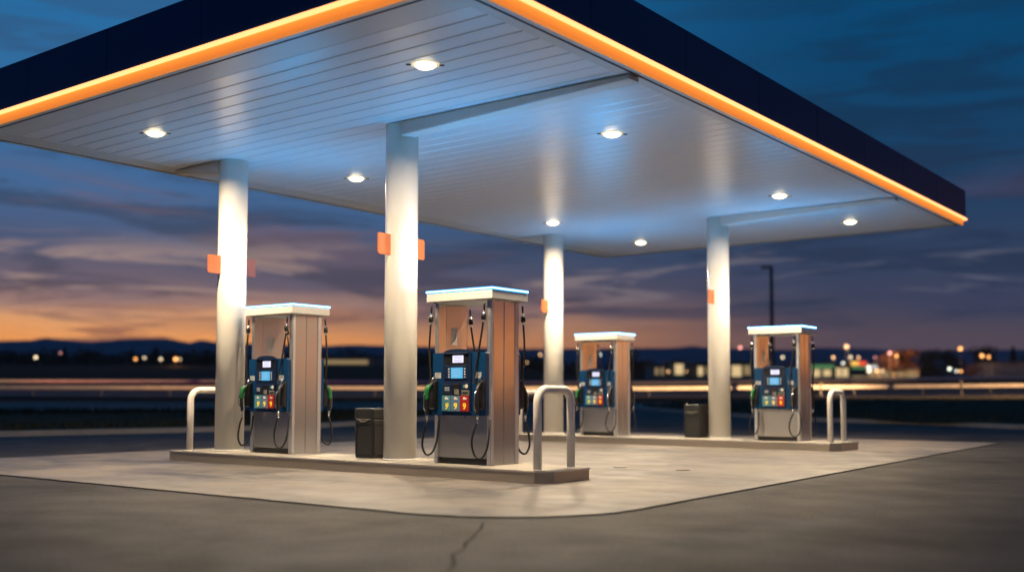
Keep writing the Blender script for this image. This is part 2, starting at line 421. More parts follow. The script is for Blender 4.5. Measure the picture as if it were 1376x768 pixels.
# ------------------------------------------------------------------ concrete pad, seams, crack
X0, X1, Y0, Y1, RC = -7.25, 5.25, -3.87, 15.1, 1.5
def pad_poly(e):
    p = [(X0 - e, Y0 - e)]
    for k in range(9):
        a = -math.pi / 2 + math.pi / 2 * k / 8
        p.append((X1 - RC + (RC + e) * math.cos(a), Y0 + RC + (RC + e) * math.sin(a)))
    return p + [(X1 + e - .75, Y1 + e), (X0 - e, Y1 + e)]
tag(MB().use('seal').prism(pad_poly(.030), .001, .005).obj('pavement_joint'), kind='structure')
tag(MB().use('pad').prism(pad_poly(0), .0, .012).obj('concrete_pad'), kind='structure')
M['crack'] = pm('crack_fill', (.020, .018, .017), .8, spec=.1, var=.4)
mb = MB().use('crack')
cr = [(4.74, -3.98), (4.98, -4.3), (5.11, -4.52), (5.25, -4.72), (5.42, -5.02), (5.60, -5.25), (5.70, -5.49), (5.98, -5.8), (6.13, -6.03), (6.2, -6.5)]
for i, ((x0, y0), (x1, y1)) in enumerate(zip(cr, cr[1:])):
    w0 = .010 * (1 + .5 * math.sin(i * 2.1)); w1 = .010 * (1 + .5 * math.sin((i + 1) * 2.1))
    d = Vector((x1 - x0, y1 - y0, 0)).normalized(); n = Vector((-d.y, d.x, 0))
    mb.quad(Vector((x0, y0, .005)) - n * w0, Vector((x1, y1, .005)) - n * w1, Vector((x1, y1, .005)) + n * w1, Vector((x0, y0, .005)) + n * w0)
tag(mb.obj('sealed_crack'), kind='structure')
for i, (x, y, lb) in enumerate(((2.09, 2.53, 'small dark round cover in the concrete, nearer the front island'), (3.09, 2.62, 'small dark round cover in the concrete, farther right one'))):
    o = MB().use('black').cyl((0, 0, 0), (0, 0, .016), .10, n=20).use('greyplate').cyl((0, 0, .0161), (0, 0, .019), .075, n=20).obj('cover_plate', loc=(x, y, .004))
    tag(o, lb, 'cover plate', 'cover plates in the concrete pad')

# ------------------------------------------------------------------ pump islands
HI = .165
def island(x0, x1, y0, y1, label):
    t = thing('pump_island', label, 'pump island', ((x0 + x1) / 2, (y0 + y1) / 2, 0), group='pump islands')
    cx, cy = (x0 + x1) / 2, (y0 + y1) / 2
    def poly(e):
        c = .16
        P = [(x0 + c * .4, y0), (x1 - c, y0), (x1, y0 + c * 1.2), (x1, y1 - c), (x1 - c, y1), (x0 + c * .4, y1), (x0, y1 - c * .4), (x0, y0 + c * .4)]
        o = []
        for x, y in P: o.append((x - cx + (-e if x < cx else e), y - cy + (-e if y < cy else e)))
        return o
    MB().use('kerbsteel').prism(poly(0), .006, HI - .022).obj('steel_edging', t)
    MB().use('steel').prism(poly(.012), HI - .022, HI - .004, bev=.004).obj('edge_lip', t)
    MB().use('islandtop').prism(poly(-.012), HI - .0035, HI).obj('concrete_top', t)
    return t
island(-4.62, 2.98, -.62, .50, 'long low concrete pump island with steel edging, the one nearer the viewer')
island(-5.0, 3.02, 8.92, 10.22, 'long low concrete pump island with steel edging, the farther one behind')

# ------------------------------------------------------------------ canopy
CX0, CX1, CY0, CY1, ZS = -5.55, 4.05, -3.56, 14.11, 4.95
cn = thing('canopy', 'large flat white station canopy with navy fascia and glowing orange edge band', 'canopy', (0, 5, 0))
O = (0, -5, 0)
mb = MB().use('soffit')
y = -3.05
while y < 13.75:
    w = .2925; x0, x1 = -4.96, 3.785
    pr = [(y, ZS + .02), (y, ZS + .012), (y + .011, ZS), (y + w - .011, ZS), (y + w, ZS + .012), (y + w, ZS + .02)]
    mb.prism(pr, x0, x1, axis='x'); y += .3
for yy in range(1): pass
so = mb.obj('soffit_panel', cn, O)
mb = MB().use('gap').box(((CX0 + CX1) / 2, (CY0 + CY1) / 2, ZS + .05), (CX1 - CX0 - .02, CY1 - CY0 - .02, .04))
mb.obj('roof_deck', cn, O)
mb = MB().use('soffit_trim')
LIP = .07
# inner frame boards
mb.box(((-4.962 + CX0 + LIP + .02) / 2, 5.27, ZS + .008), (-4.962 - (CX0 + LIP + .035), 17.47, .024), .003)
mb.box(((3.787 + CX1 - LIP - .035) / 2, 5.27, ZS + .008), (CX1 - LIP - .035 - 3.787, 17.47, .024), .003)
mb.box(((-4.962 + 3.787) / 2, (CY0 + LIP + .035 - 3.053) / 2, ZS + .008), (8.745, -3.053 - (CY0 + LIP + .035), .024), .003)
mb.box(((-4.962 + 3.787) / 2, (13.755 + CY1 - LIP - .035) / 2, ZS + .008), (8.745, CY1 - LIP - .035 - 13.755, .024), .003)
mb.obj('soffit_frame', cn, O)
mb = MB().use('soffit_trim')
xm, ym = (CX0 + CX1) / 2, (CY0 + CY1) / 2
mb.box((xm, CY0 + LIP / 2, ZS + .015), (CX1 - CX0, LIP, .05), .004)
mb.box((xm, CY1 - LIP / 2, ZS + .015), (CX1 - CX0, LIP, .05), .004)
mb.box((CX0 + LIP / 2, ym, ZS + .0155), (LIP, CY1 - CY0 - 2 * LIP - .002, .05), .004)
mb.box((CX1 - LIP / 2, ym, ZS + .0155), (LIP, CY1 - CY0 - 2 * LIP - .002, .05), .004)
mb.obj('edge_lip', cn, O)
mb = MB().use('gap'); g_ = LIP + .0175
mb.box((xm, CY0 + g_, ZS + .008), (CX1 - CX0 - 2 * LIP, .034, .036)); mb.box((xm, CY1 - g_, ZS + .008), (CX1 - CX0 - 2 * LIP, .034, .036))
mb.box((CX0 + g_, ym, ZS + .008), (.034, CY1 - CY0 - 2 * LIP - .07, .036)); mb.box((CX1 - g_, ym, ZS + .008), (.034, CY1 - CY0 - 2 * LIP - .07, .036))
mb.obj('edge_seam', cn, O)
# glowing band (front and right edges are seen; it runs all round)
ZB0, ZB1 = ZS - .010, ZS + .155
def ring(mb, e, z0, z1, th, zb=0.):
    mb.box((xm, CY0 - e + th / 2, (z0 + z1) / 2), (CX1 - CX0 + 2 * e, th, z1 - z0))
    mb.box((xm, CY1 + e - th / 2, (z0 + zb + z1) / 2), (CX1 - CX0 + 2 * e, th, z1 - z0 - zb))
    mb.box((CX0 - e + th / 2, ym, (z0 + zb + z1) / 2), (th, CY1 - CY0 + 2 * e - 2 * th - .002, z1 - z0 - zb))
    mb.box((CX1 + e - th / 2, ym, (z0 + z1) / 2), (th, CY1 - CY0 + 2 * e - 2 * th - .002, z1 - z0))
mb = MB().use('led_band'); ring(mb, .026, ZB0, ZB1, .026, .022); mb.obj('light_band', cn, O)
mb = MB().use('led_hot'); ring(mb, .096, ZB1 - .050, ZB1 - .004, .034); mb.obj('light_tube', cn, O)
# navy fascia in panels
ZF0, ZF1 = ZB1 + .003, ZS + .78
mb = MB().use('fascia'); E2 = .075; TH = .08
def run(a, b, n):
    L = [a + (b - a) * i / n for i in range(n + 1)]
    return [((p + q) / 2, q - p - .007) for p, q in zip(L, L[1:])]
for c, l in run(CX0 - E2, CX1 + E2, 5):
    for yy in (CY0 - E2 + TH / 2, CY1 + E2 - TH / 2): mb.box((c, yy, (ZF0 + ZF1) / 2), (l, TH, ZF1 - ZF0), .003)
for c, l in run(CY0 - E2 + TH, CY1 + E2 - TH, 8):
    for xx in (CX0 - E2 + TH / 2, CX1 + E2 - TH / 2): mb.box((xx, c, (ZF0 + ZF1) / 2), (TH, l, ZF1 - ZF0), .003)
mb.obj('fascia', cn, O)
mb = MB().use('gap'); ring(mb, -.05, ZF0 + .01, ZF1 - .02, .03)
mb.box((xm, ym, ZF1 - .1), (CX1 - CX0 - .2, CY1 - CY0 - .2, .05)); mb.obj('fascia_backing', cn, O)
# beams
COLS = [(-3.858, .019, 'left'), (0., 0., 'near'), (-4.28, 9.85, 'far left'), (.043, 9.95, 'far right')]
def beam(x0, x1, yc):
    # x0 is the deep end at the column
    MB().use('beam').prism([(x0, ZS - .004), (x0, ZS - .20), (x1, ZS - .07), (x1, ZS - .015)], yc - .115, yc + .115, axis='y', bev=.01).obj('beam', cn, O)
beam(.17, 3.93, -.10); beam(-4.03, -5.2, -.08); beam(-4.45, -5.2, 9.75); beam(.21, 3.93, 9.85)

# columns
labels = ['white round column with orange flags behind the leftmost pump island end',
          'white round column with two orange flags, standing between the black bin and largest pump',
          'white round column behind the near hoop guard, with one small orange flag showing',
          'white round column at right beside the far black bin, orange flag on its side']
base = None
for (x, y, _), lb in zip(COLS, labels):
    if base is None:
        base = thing('column', lb, 'column', (x, y, HI), group='canopy columns')
        H = ZS - HI - .002
        MB().use('column').lathe((0, 0, 0), [(.234, 0.006), (.234, H)], 64).obj('shaft', base)
        MB().use('beam').lathe((0, 0, 0), [(.245, 0), (.245, .012), (.236, .02)], 64).obj('base_ring', base)
        for sgn in (-1, 1):
            f = MB().use('flag')
            rr = .03; pl = []
            for (cx, cz, a0) in ((.28 - rr, .30 - rr, 0), (rr, .30 - rr, 90), (rr, rr, 180), (.28 - rr, rr, 270)):
                for k in range(4):
                    a = R(a0 + 30 * k); pl.append((cx + rr * math.cos(a), cz + rr * math.sin(a)))
            f.prism([(sgn * (.20 + p), 3.05 - HI + q) for p, q in pl], -.012, .012, axis='x', bev=.003)
            f.obj('flag_sign', base)
    else: dup(base, (x, y, HI), label=lb)
M['flag_shaded'] = pm('shaded_red_flag', (.20, .045, .035), .6, var=.1, vscale=6)  # darker copy of the flag paint, its shade put into the colour
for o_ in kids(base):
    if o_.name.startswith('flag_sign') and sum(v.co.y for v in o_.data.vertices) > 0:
        o_.material_slots[0].link = 'OBJECT'; o_.material_slots[0].material = M['flag_shaded']; o_['label'] = 'flag plate with its shade put into a darker red'
# the two far columns carry a single flag, on the forecourt side
for o_ in [o_ for o_ in bpy.data.objects if o_.name.startswith('flag_sign') and o_.parent.location.y > 5]:
    if sum(v.co.y for v in o_.data.vertices) > 0: bpy.data.objects.remove(o_)

# ceiling lights
lx = (-3.209, 2.177); ly = (-1.9174, 2.2036, 8.3081, 12.178)
rows = ['front', 'second', 'third', 'rear']
DL = None
ldesc = {(0, 0): 'round white downlight in the soffit near the front left corner of the canopy',
         (1, 0): 'round white downlight nearest the viewer, high in the soffit above the near column',
         (0, 1): 'round white downlight in the soffit just left of the near white column',
         (1, 1): 'round white downlight in the soffit between the long beam and the far pumps',
         (0, 2): 'round white downlight in the soffit right above the column behind the hoop guard',
         (1, 2): 'round white downlight in the soffit above the far right pump',
         (0, 3): 'round white downlight near the back corner of the canopy, left of the far right column',
         (1, 3): 'round white downlight nearest the right tip of the canopy'}
for j, yy in enumerate(ly):
    for i, xx in enumerate(lx):
        if DL is None:
            DL = thing('ceiling_light', ldesc[(i, j)], 'ceiling light', (xx, yy, ZS), group='downlights in the canopy soffit')
            MB().use('halo_rim').lathe((0, 0, 0), [(.128, -.003), (.165, -.006), (.175, .004)], 40).obj('halo_ring', DL)
            MB().use('lens').lathe((0, 0, 0), [(.0, -.055), (.06, -.050), (.105, -.032), (.124, -.012), (.126, .002)], 40).obj('lens', DL)
            for a in (0, math.pi): MB().use('gap').box((.195 * math.cos(a + .72), .195 * math.sin(a + .72), -.006), (.06, .028, .012), .003, rz=.72).obj('latch', DL)
        else: dup(DL, (xx, yy, ZS), label=ldesc[(i, j)])
        la = bpy.data.lights.new('downlight', 'AREA'); la.shape = 'DISK'; la.size = .22; la.energy = 312; la.color = (1.0, .775, .50); la.spread = R(164)
        lo = bpy.data.objects.new('downlight_lamp', la); COL.objects.link(lo); lo.location = (xx, yy, ZS - .075)

# ------------------------------------------------------------------ fuel dispenser
def build_dispenser(label, loc):
    t = thing('fuel_dispenser', label, 'fuel pump', loc, group='fuel pumps under the canopy')
    w, d = .977, .608; hx, hy = w / 2, d / 2
    ZC = 2.165
    # lower cabinet between the pillars, kick base
    mb = MB().use('steel').box((0, 0, .385), (w - .136, d - .05, .60), .006)
    mb.use('gap').cyl((.03, -hy + .0235, .625), (.03, -hy + .030, .625), .012, n=12)
    mb.obj('cabinet', t)
    MB().use('black').box((0, 0, .043), (w - .14, d - .09, .084)).obj('kick_base', t)
    MB().use('steel').box((0, 0, 1.06), (w - .137, d - .10, .75), .006).obj('core_box', t)
    # side pillars with ribbed outer cladding and polished edges
    for sx in (-1, 1):
        p = MB().use('steel_side')
        X = sx * (hx - .034)
        # plan outline: rounded edge posts, two gently bowed panels and a groove between them
        out_ = []
        xo_, xi_ = hx, hx - .068
        def arc(y0_, y1_, bow, n_):
            for k in range(n_ + 1):
                f_ = k / n_; out_.append((xo_ - .012 + bow * math.sin(math.pi * f_), y0_ + (y1_ - y0_) * f_))
        for k in range(5):
            a_ = math.pi / 2 * k / 4; out_.append((xo_ - .012 + .012 * math.sin(a_), -hy + .012 - .012 * math.cos(a_)))
        out_ += [(xo_, -hy + .058), (xo_ - .007, -hy + .064)]
        out_ += [(xo_ - .007, -.034), (xo_ - .016, -.028), (xo_ - .016, -.016), (xo_ - .007, -.010), (xo_ - .007, .205), (xo_, .211)]
        for k in range(5):
            a_ = math.pi / 2 * k / 4; out_.append((xo_ - .015 + .015 * math.cos(a_), hy - .015 + .015 * math.sin(a_)))
        poly_ = [(xi_, -hy)] + out_ + [(xi_, hy)]
        p.prism([(sx * q0, q1) for q0, q1 in poly_], .002, ZC - .012, axis='z')
        for f_ in p.bm.faces: f_.smooth = False
        p.use('steel_edge').box((sx * (xo_ + .0005), -hy + .034, ZC / 2), (.007, .048, ZC - .03), .002).box((sx * (xo_ + .0005), hy - .050, ZC / 2), (.007, .062, ZC - .03), .002)
        p.box((sx * (xo_ - .034), -hy - .0005, ZC / 2), (.052, .007, ZC - .03), .002)
        p.use('steel').box((sx * (xi_ - .0015), .02, 1.80), (.004, .33, .62), .002)
        po = p.obj('side_pillar', t)
        n = MB().use('steel').box((sx * -.0005, 0, 0), (.002, .36, .60))
        if sx < 0:
            a = MB().use('sticker').box((-hx + .0725, .02, 1.72), (.002, .11, .24))
            a.use('ink')
            for k in range(6): a.box((-hx + .0742, .02, 1.81 - k * .034), (.001, .08, .006))
            a.obj('notice', po)
        n.bm.free()
    # top cap with led rim
    ov = .082
    c = MB().use('cap').box((0, 0, ZC + .062), (w + 2 * ov, d + 2 * ov, .118), .006)
    c.use('soffit_trim').box((0, 0, ZC - .004), (w + .05, d + .05, .012), .002)
    co = c.obj('top_cap', t)
    l = MB(); zz = ZC + .1385; e = ov + .006
    for mt_, dz_, hh_, e_ in (('led_halo', -.0135, .011, e - .002), ('led_blue', 0., .0158, e), ('led_halo', .0135, .011, e - .002)):
        l.use(mt_)
        for sg in (-1, 1):
            l.box((0, sg * (hy + e_ - .012), zz + dz_), (w + 2 * e_, .024, hh_))
            l.box((sg * (hx + e_ - .012), 0, zz + dz_), (.024, d + 2 * e_ - .05, hh_))
    l.obj('light_strip', co)
    MB().use('led_lid').box((0, 0, zz - .006), (w + 2 * ov - .06, d + 2 * ov - .06, .012)).obj('cap_lid', co)
    # two faces
    for face in (0, 1):
        rz = math.pi * face
        yb = -hy            # front plane
        h = MB().use('blue')
        # flat body of the head: two wings and a darker centre with an arched top
        pts = [(-.46, .665), (-.44, .645), (.44, .645), (.46, .665), (.46, 1.455), (.44, 1.475), (-.44, 1.475), (-.46, 1.455)]
        h.prism(pts, yb - .075, yb + .03, axis='y', bev=.006)
        h.use('navy').box((0, yb - .02, .657), (.90, .1, .02), .004)
        ho = h.obj('control_head', t, rz=rz)
        bz = MB().use('navy')
        arch = [(-.262, .685), (.232, .685), (.232, 1.47)]
        for k in range(1, 12):
            a = math.pi * k / 12; arch.append((-.015 + .247 * math.cos(a) * .98, 1.47 + .052 * math.sin(a)))
        arch.append((-.262, 1.47))
        bz.prism(arch, yb - .10, yb - .07, axis='y', bev=.008)
        yf = yb - .1005
        # raised visor and recessed display surround
        bz.use('black').box((-.015, yf - .001, 1.385), (.40, .006, .135), .002)
        bz.use('navy').box((-.015, yf - .012, 1.465), (.43, .028, .014), .004)
        bz.use('navy').box((-.015, yf - .004, 1.215), (.41, .010, .185), .004)
        bz.obj('bezel', ho)
        s1 = MB().use('lcd_white').box((.015, yf - .006, 1.388), (.185, .006, .095), .002)
        s1.use('slate')
        for k in range(4): s1.box((.015, yf - .0092, 1.418 - k * .02), (.15 - .03 * (k % 2), .0012, .004))
        s1.obj('display', ho)
        s2 = MB().use('lcd_blue').box((0, yf - .011, 1.205), (.205, .006, .142), .002)
        s2.use('whitemark')
        for k in range(5): s2.box((-.01 + .01 * (k % 2), yf - .0145, 1.25 - k * .023), (.14 + .02 * (k % 3), .001, .003))
        s2.obj('screen', ho)
        for sx in (-1, 1):
            for k in range(4):
                b = MB().use('whitemark').box((sx * .137 - .0, yf - .012, 1.257 - k * .035), (.022, .008, .016), .002); b.obj('button', ho)
        # card slot row
        MB().use('black').box((-.015, yf - .004, .985), (.125, .012, .16), .004).use('greyplate').box((.0, yf - .012, .955), (.08, .008, .07), .003).obj('card_reader', ho)
        kp = MB().use('navy').box((-.175, yf - .003, .985), (.15, .008, .15), .003).use('sticker')
        for r_ in range(2):
            for c_ in range(3): kp.box((-.20 + c_ * .028, yf - .008, 1.01 - r_ * .03), (.020, .004, .020), .002)
        kp.use('black').box((-.18, yf - .008, .935), (.12, .006, .025), .002); kp.obj('keypad', ho)
        lg = MB().use('navy').box((.145, yf - .003, 1.03), (.13, .008, .07), .003).use('lamp_logo' if 'lamp_logo' in M else 'whitemark')
        lg.cyl((.165, yf - .0075, 1.03), (.165, yf - .010, 1.03), .027, n=18).use('teal').cyl((.125, yf - .0075, 1.03), (.125, yf - .0095, 1.03), .022, n=18)
        lg.use('yellow').prism([(.14, 1.04), (.17, 1.03), (.14, 1.02)], yf - .013, yf - .0105, axis='y'); lg.obj('card_logo', ho)
        pt = MB().use('greyplate').box((.145, yf - .004, .945), (.13, .010, .065), .003).use('black').box((.145, yf - .010, .945), (.09, .006, .022), .002); pt.obj('receipt_slot', ho)
        # fuel grade panels, white chip above a yellow numeral
        for k, (mt, xx, nb) in enumerate((('teal', -.187, '9'), ('slate', -.027, '9'), ('red', .128, '9'))):
            g = MB().use(mt).box((xx, yf - .004, .805), (.152, .010, .205), .003)
            g.use('whitemark').box((xx + .01, yf - .0105, .865), (.062, .004, .024), .002).box((xx + .0, yf - .0105, .879), (.03, .004, .016), .002)
            rot = Matrix.Translation((xx + (.005), yf - .0105, .765)) @ Matrix.Rotation(R(90), 4, 'X')
            g.use('yellow').text(nb, rot, .115, .0015, .25 if k == 0 else 0.)
            g.obj('grade_panel', ho)
        # wing stickers
        for xx in (-.36, .335):
            st = MB().use('sticker').box((xx, yb - .0765, 1.175), (.105, .003, .075)).use('ink')
            for k in range(3): st.box((xx - .01 * k, yb - .0785, 1.197 - k * .02), (.075 - .012 * k, .001, .006))
            st.obj('sticker', ho)
        # nozzles in their boots, each with its hoses
        for sx in (-1, 1):
            xb = sx * .405
            bo = MB().use('black')
            bo.prism([(yb - .075, .72), (yb - .16, .74), (yb - .165, .86), (yb - .13, 1.08), (yb - .075, 1.12)], xb - .055, xb + .055, axis='x', bev=.008)
            bo.use('chrome').tube([(xb, yb - .14, 1.10), (xb, yb - .12, 1.14), (xb, yb - .085, 1.15)], .012, n=8)
            bo.obj('nozzle_boot', ho)
            nz = MB().use('black')
            xo = xb + sx * .03
            nz.tube([(xo, yb - .215, .67), (xo, yb - .225, .78), (xo, yb - .22, .90), (xo - sx * .01, yb - .19, 1.0), (xo - sx * .02, yb - .13, 1.06)], .027, n=12)
            nz.use('chrome').tube([(xo, yb - .235, .70), (xo, yb - .275, .76), (xo, yb - .272, .90), (xo, yb - .225, .97)], .007, n=8)
            nz.cyl((xo, yb - .212, .60), (xo, yb - .216, .68), .017, n=12).cyl((xo, yb - .210, .55), (xo, yb - .212, .60), .013, n=12)
            nz.cyl((xo - sx * .02, yb - .13, 1.06), (xo - sx * .02, yb - .075, 1.11), .012, n=10)
            no = nz.obj('nozzle', ho)
            if sx < 0:
                gr = MB().use('green'); gr.tube([(xo, yb - .222, .86), (xo, yb - .226, .92), (xo - sx * .004, yb - .212, .99), (xo - sx * .012, yb - .17, 1.035)], .036, n=14)
                gr.obj('grip_cover', no)
            # loop of hose below the nozzle
            hs = MB().use('rubber')
            if sx > 0:
                hs.tube([(xo, yb - .21, .56), (xo - .055, yb - .22, .44), (xo - .085, yb - .22, .28), (xo - .03, yb - .22, .135), (xo + .06, yb - .20, .11), (xo + .115, yb - .16, .22), (xo + .105, yb - .10, .42), (xo + .06, yb - .03, .60)], .0145, n=10)
            else:
                hs.tube([(xo, yb - .21, .56), (xo - .035, yb - .23, .42), (xo - .05, yb - .24, .24), (xo - .0, yb - .22, .125), (xo + .055, yb - .16, .16), (xo + .075, yb - .09, .32), (xo + .06, yb - .04, .58)], .0145, n=10)
            hs.obj('loop_hose', t, rz=rz)
            # hanging hose from the cap down to the head
            up = MB().use('rubber')
            x1 = sx * (hx - .075) if sx > 0 else sx * (hx + .02)
            yt = yb - .045
            xe = sx * .36 if sx > 0 else sx * .47
            if sx > 0: P = [(x1, yt, ZC - .05), (x1 - .015, yt - .01, 1.86), (x1 - .06, yt - .04, 1.5), (xe - .03, yb - .13, 1.22), (xe - .02, yb - .17, 1.06)]
            else: P = [(x1, yt, ZC - .05), (x1 - .008, yt - .01, 1.86), (x1 - .012, yt - .03, 1.5), (xe - .01, yb - .09, 1.15), (xe - .01, yb - .12, 1.0)]
            up.tube(P, .0135, n=10)
            uo = up.obj('hanging_hose', t, rz=rz)
            ft = MB().use('chrome'); q = Vector(P[0]); dz = Vector((P[1])) - q
            def at(f): return q + dz * f
            ft.cyl(at(.38), at(1.0), .018, n=12)
            ft.use('black').lathe(at(.70), [(.017, -.045), (.031, -.035), (.034, 0), (.031, .035), (.017, .045)], 16)
            ft.obj('breakaway', uo)
    return t
D2 = build_dispenser('largest steel fuel pump with lit blue cap rim, beside the near hoop guard', (1.358, .057, HI))
D1 = dup(D2, (-2.68, .20, HI), label='steel fuel pump with green nozzles, between the leftmost column and the near black bin')
for hd_ in [c for c in kids(D2) if c.name.startswith('control_head') and abs(c.rotation_euler.z) > 1]:
    for nz_ in [c for c in kids(hd_) if c.name.startswith('nozzle') and not c.name.startswith('nozzle_boot')]:
        for g_ in kids(nz_): bpy.data.objects.remove(g_)
dup(D2, (-2.67, 9.62, HI), label='smallest, farthest steel fuel pump, beside the column behind the near hoop guard')
dup(D2, (1.63, 9.62, HI), label='steel fuel pump on the far island, between the right column and the right hoop guard')

# ------------------------------------------------------------------ hoop guards
def hoop(label, x, yc, first=[None]):
    if first[0] is None:
        t = thing('hoop_guard', label, 'hoop guard', (x, yc, HI), group='hoop guards on the pump islands')
        half, hh, rr = .36, .985, .17
        P = [(0, -half, 0), (0, -half, hh - rr)]
        for k in range(1, 9):
            a = math.pi / 2 * k / 8; P.append((0, -half + rr - rr * math.cos(a), hh - rr + rr * math.sin(a)))
        for k in range(0, 9):
            a = math.pi / 2 * k / 8; P.append((0, half - rr + rr * math.sin(a), hh - rr + rr * math.cos(a)))
        P.append((0, half, 0))
        MB().use('hoop').tube(P, .053, n=20, smoothpath=False).obj('hoop', t)
        for s in (-1, 1): MB().use('hoop').cyl((0, s * half, 0), (0, s * half, .008), .075, n=24).obj('base_plate', t)
        first[0] = t; return t
    return dup(first[0], (x, yc, HI), label=label)
hoop('pale painted hoop guard at the near island end, nearest the viewer', 2.80, -.17)
hoop('white hoop guard at the left end of the near island, half behind the column', -4.36, -.02)
hoop('white hoop guard mostly hidden behind the largest pump, far island', -4.75, 9.50)
hoop('pale hoop guard at the right end of the far island', 2.80, 9.50)

# ------------------------------------------------------------------ bins
def bin_(label, x, y, first=[None]):
    if first[0] is None:
        t = thing('trash_bin', label, 'trash bin', (x, y, HI), group='black bins beside the columns')
        w, d, h = .37, .40, .56
        b = MB().use('bin'); b.box((0, 0, h / 2 + .004), (w, d, h), .02)
        for (cx, cy, rz) in ((0, -d / 2, 0), (w / 2, 0, math.pi / 2), (-w / 2, 0, -math.pi / 2), (0, d / 2, math.pi)):
            m = Matrix.Translation((cx, cy, 0)) @ Matrix.Rotation(rz, 4, 'Z'); W2 = w if rz in (0, math.pi) else d
            for (px, pz, sx, sz) in ((-W2 / 2 + .03, .29, .026, .46), (W2 / 2 - .03, .29, .026, .46), (0, .07, W2 - .086, .022), (0, .50, W2 - .086, .03)):
                q = m @ Vector((px, -.006, pz)); b.box(q, (sx, .014, sz), .004, rz=rz)
        b.obj('body', t)
        MB().use('bin').box((0, 0, h + .085), (w + .02, d + .02, .155), .022).use('black').box((0, 0, h + .006), (w - .03, d - .03, .01)).obj('lid', t)
        f = MB().use('greyplate').box((0, -d / 2 - .012, h + .0), (w * .75, .016, .014), .004)
        f.tube([(-.09, -d / 2 - .012, h - .005), (-.04, -d / 2 - .022, h - .03), (.04, -d / 2 - .022, h - .03), (.09, -d / 2 - .012, h - .005)], .008, n=8)
        f.obj('lip', t)
        first[0] = t; return t
    return dup(first[0], (x, y, HI), label=label)
bin_('square black litter bin left of the near white column', -.63, .11)
bin_('square black litter bin on the far island, left of the right column', -.47, 9.86)

# ------------------------------------------------------------------ far roadside
def rail(name, s, label, hgt=.5, tol=(-62, 62)):  # rails added to stand in for the light streaks along the road
    t = thing(name, label, 'light streak stand-in', W(s, 0, hz(s, 0)))
    o = t.location
    mb = MB().use('galv')
    T = lin(tol[0], tol[1], 62)
    prof_ = [(-.02, -.11), (.03, -.08), (.03, -.04), (-.01, 0), (.03, .04), (.03, .08), (-.02, .11)]
    rows = []
    for tt in T: rows.append([mb.bm.verts.new(W(s - a, tt, hz(s, tt) + hgt + b) - o) for a, b in prof_])
    fs = []
    for a, b in zip(rows, rows[1:]):
        for k in range(len(prof_) - 1): fs.append(mb.bm.faces.new((a[k], a[k + 1], b[k + 1], b[k])))
    mb._take(fs); mb.obj('streak_rail_bar', t)
    pm_ = MB().use('darkpole')
    for tt in T[1::2]:
        z = hz(s, tt); pm_.box(W(s + .07, tt, z + hgt / 2) - o, (.05, .06, hgt + .04), .004, rz=YAW)
    pm_.obj('streak_rail_post', t)['kind'] = 'stuff'
    return t
rail('streak_rail', 61.8, 'long pale added rail standing in for the warm light streak, the lower one across the view behind the pumps')
rail('streak_rail', 73.0, 'long added rail standing in for the dim red light streak at left, just above the warm one')

def U(px, s): return (px - 688) / FPX * s
def Hpx(py, s, t): return max(1.5, CAM.z + (530.2 - py) / FPX * s - hz(s, t))
def pole_at(s, t): return W(s, t, hz(s, t))
p = thing('light_pole', 'tall dark unlit light pole with a short arm, behind the far right pump', 'light pole', pole_at(104, U(1038, 104)))
hp = Hpx(356, 104, U(1038, 104))
MB().use('darkpole').cyl((0, 0, 0), (0, 0, hp), .22, .17, n=14).obj('pole', p)
a = RH
MB().use('darkpole').box(-a * .45 + Vector((0, 0, hp - .12)), (1.15, .36, .24), .03, rz=YAW).obj('lamp_head', p)
p = tag(MB().use('darkpole').box((0, 0, .45), (.10, .10, .9), .01).use('greyplate').box((0, 0, .83), (.105, .105, .08), .004).obj('marker_post', loc=pole_at(60.3, 25.6), rz=YAW),
        'short dark marker post standing in front of the added rail at right', 'marker post')
p = tag(MB().use('darkpole').box((0, 0, .40), (.10, .10, .8), .01).use('greyplate').box((0, 0, .73), (.105, .105, .08), .004).obj('marker_post', loc=pole_at(60.3, 17.6), rz=YAW),
        'short dark marker post by the added rail, just right of the far pump', 'marker post')

# unseen cars added outside the view so that their lamps light the rails
def car(label, loc, heading, first=[None]):
    if first[0] is not None: return dup(first[0], loc, heading, label)
    t = thing('unseen_car', label, 'car', loc, heading, 'unseen cars added to light the rails')
    body = [(-2.15, .32), (2.15, .32), (2.2, .55), (2.1, .78), (1.2, .92), (.55, 1.38), (-1.1, 1.42), (-1.85, .98), (-2.2, .92), (-2.22, .5)]
    MB().use('carpaint').prism(body, -.86, .86, axis='y', bev=.05).obj('body', t)
    g = MB().use('glass')
    for s in (-1, 1): g.prism([(1.0, .95), (.5, 1.31), (-1.05, 1.34), (-1.6, .98)], s * .858, s * .866, axis='y')
    g.quad((1.16, -.7, .97), (1.16, .7, .97), (.62, .66, 1.35), (.62, -.66, 1.35)).obj('window', t)
    for x in (-1.35, 1.38):
        for s in (-1, 1):
            wl = MB().use('tyre').cyl((x, s * .72, .32), (x, s * .88, .32), .32, n=28).obj('wheel', t)
            MB().use('chrome').cyl((x, s * .875, .32), (x, s * .887, .32), .19, n=20).obj('rim', wl)
    for s in (-1, 1):
        MB().use('unseen_headlamp').box((2.17, s * .62, .66), (.06, .30, .12), .02).obj('unseen_car_headlight', t)
        MB().use('taillamp').box((-2.2, s * .66, .78), (.05, .28, .14), .02).obj('taillight', t)
    first[0] = t; return t
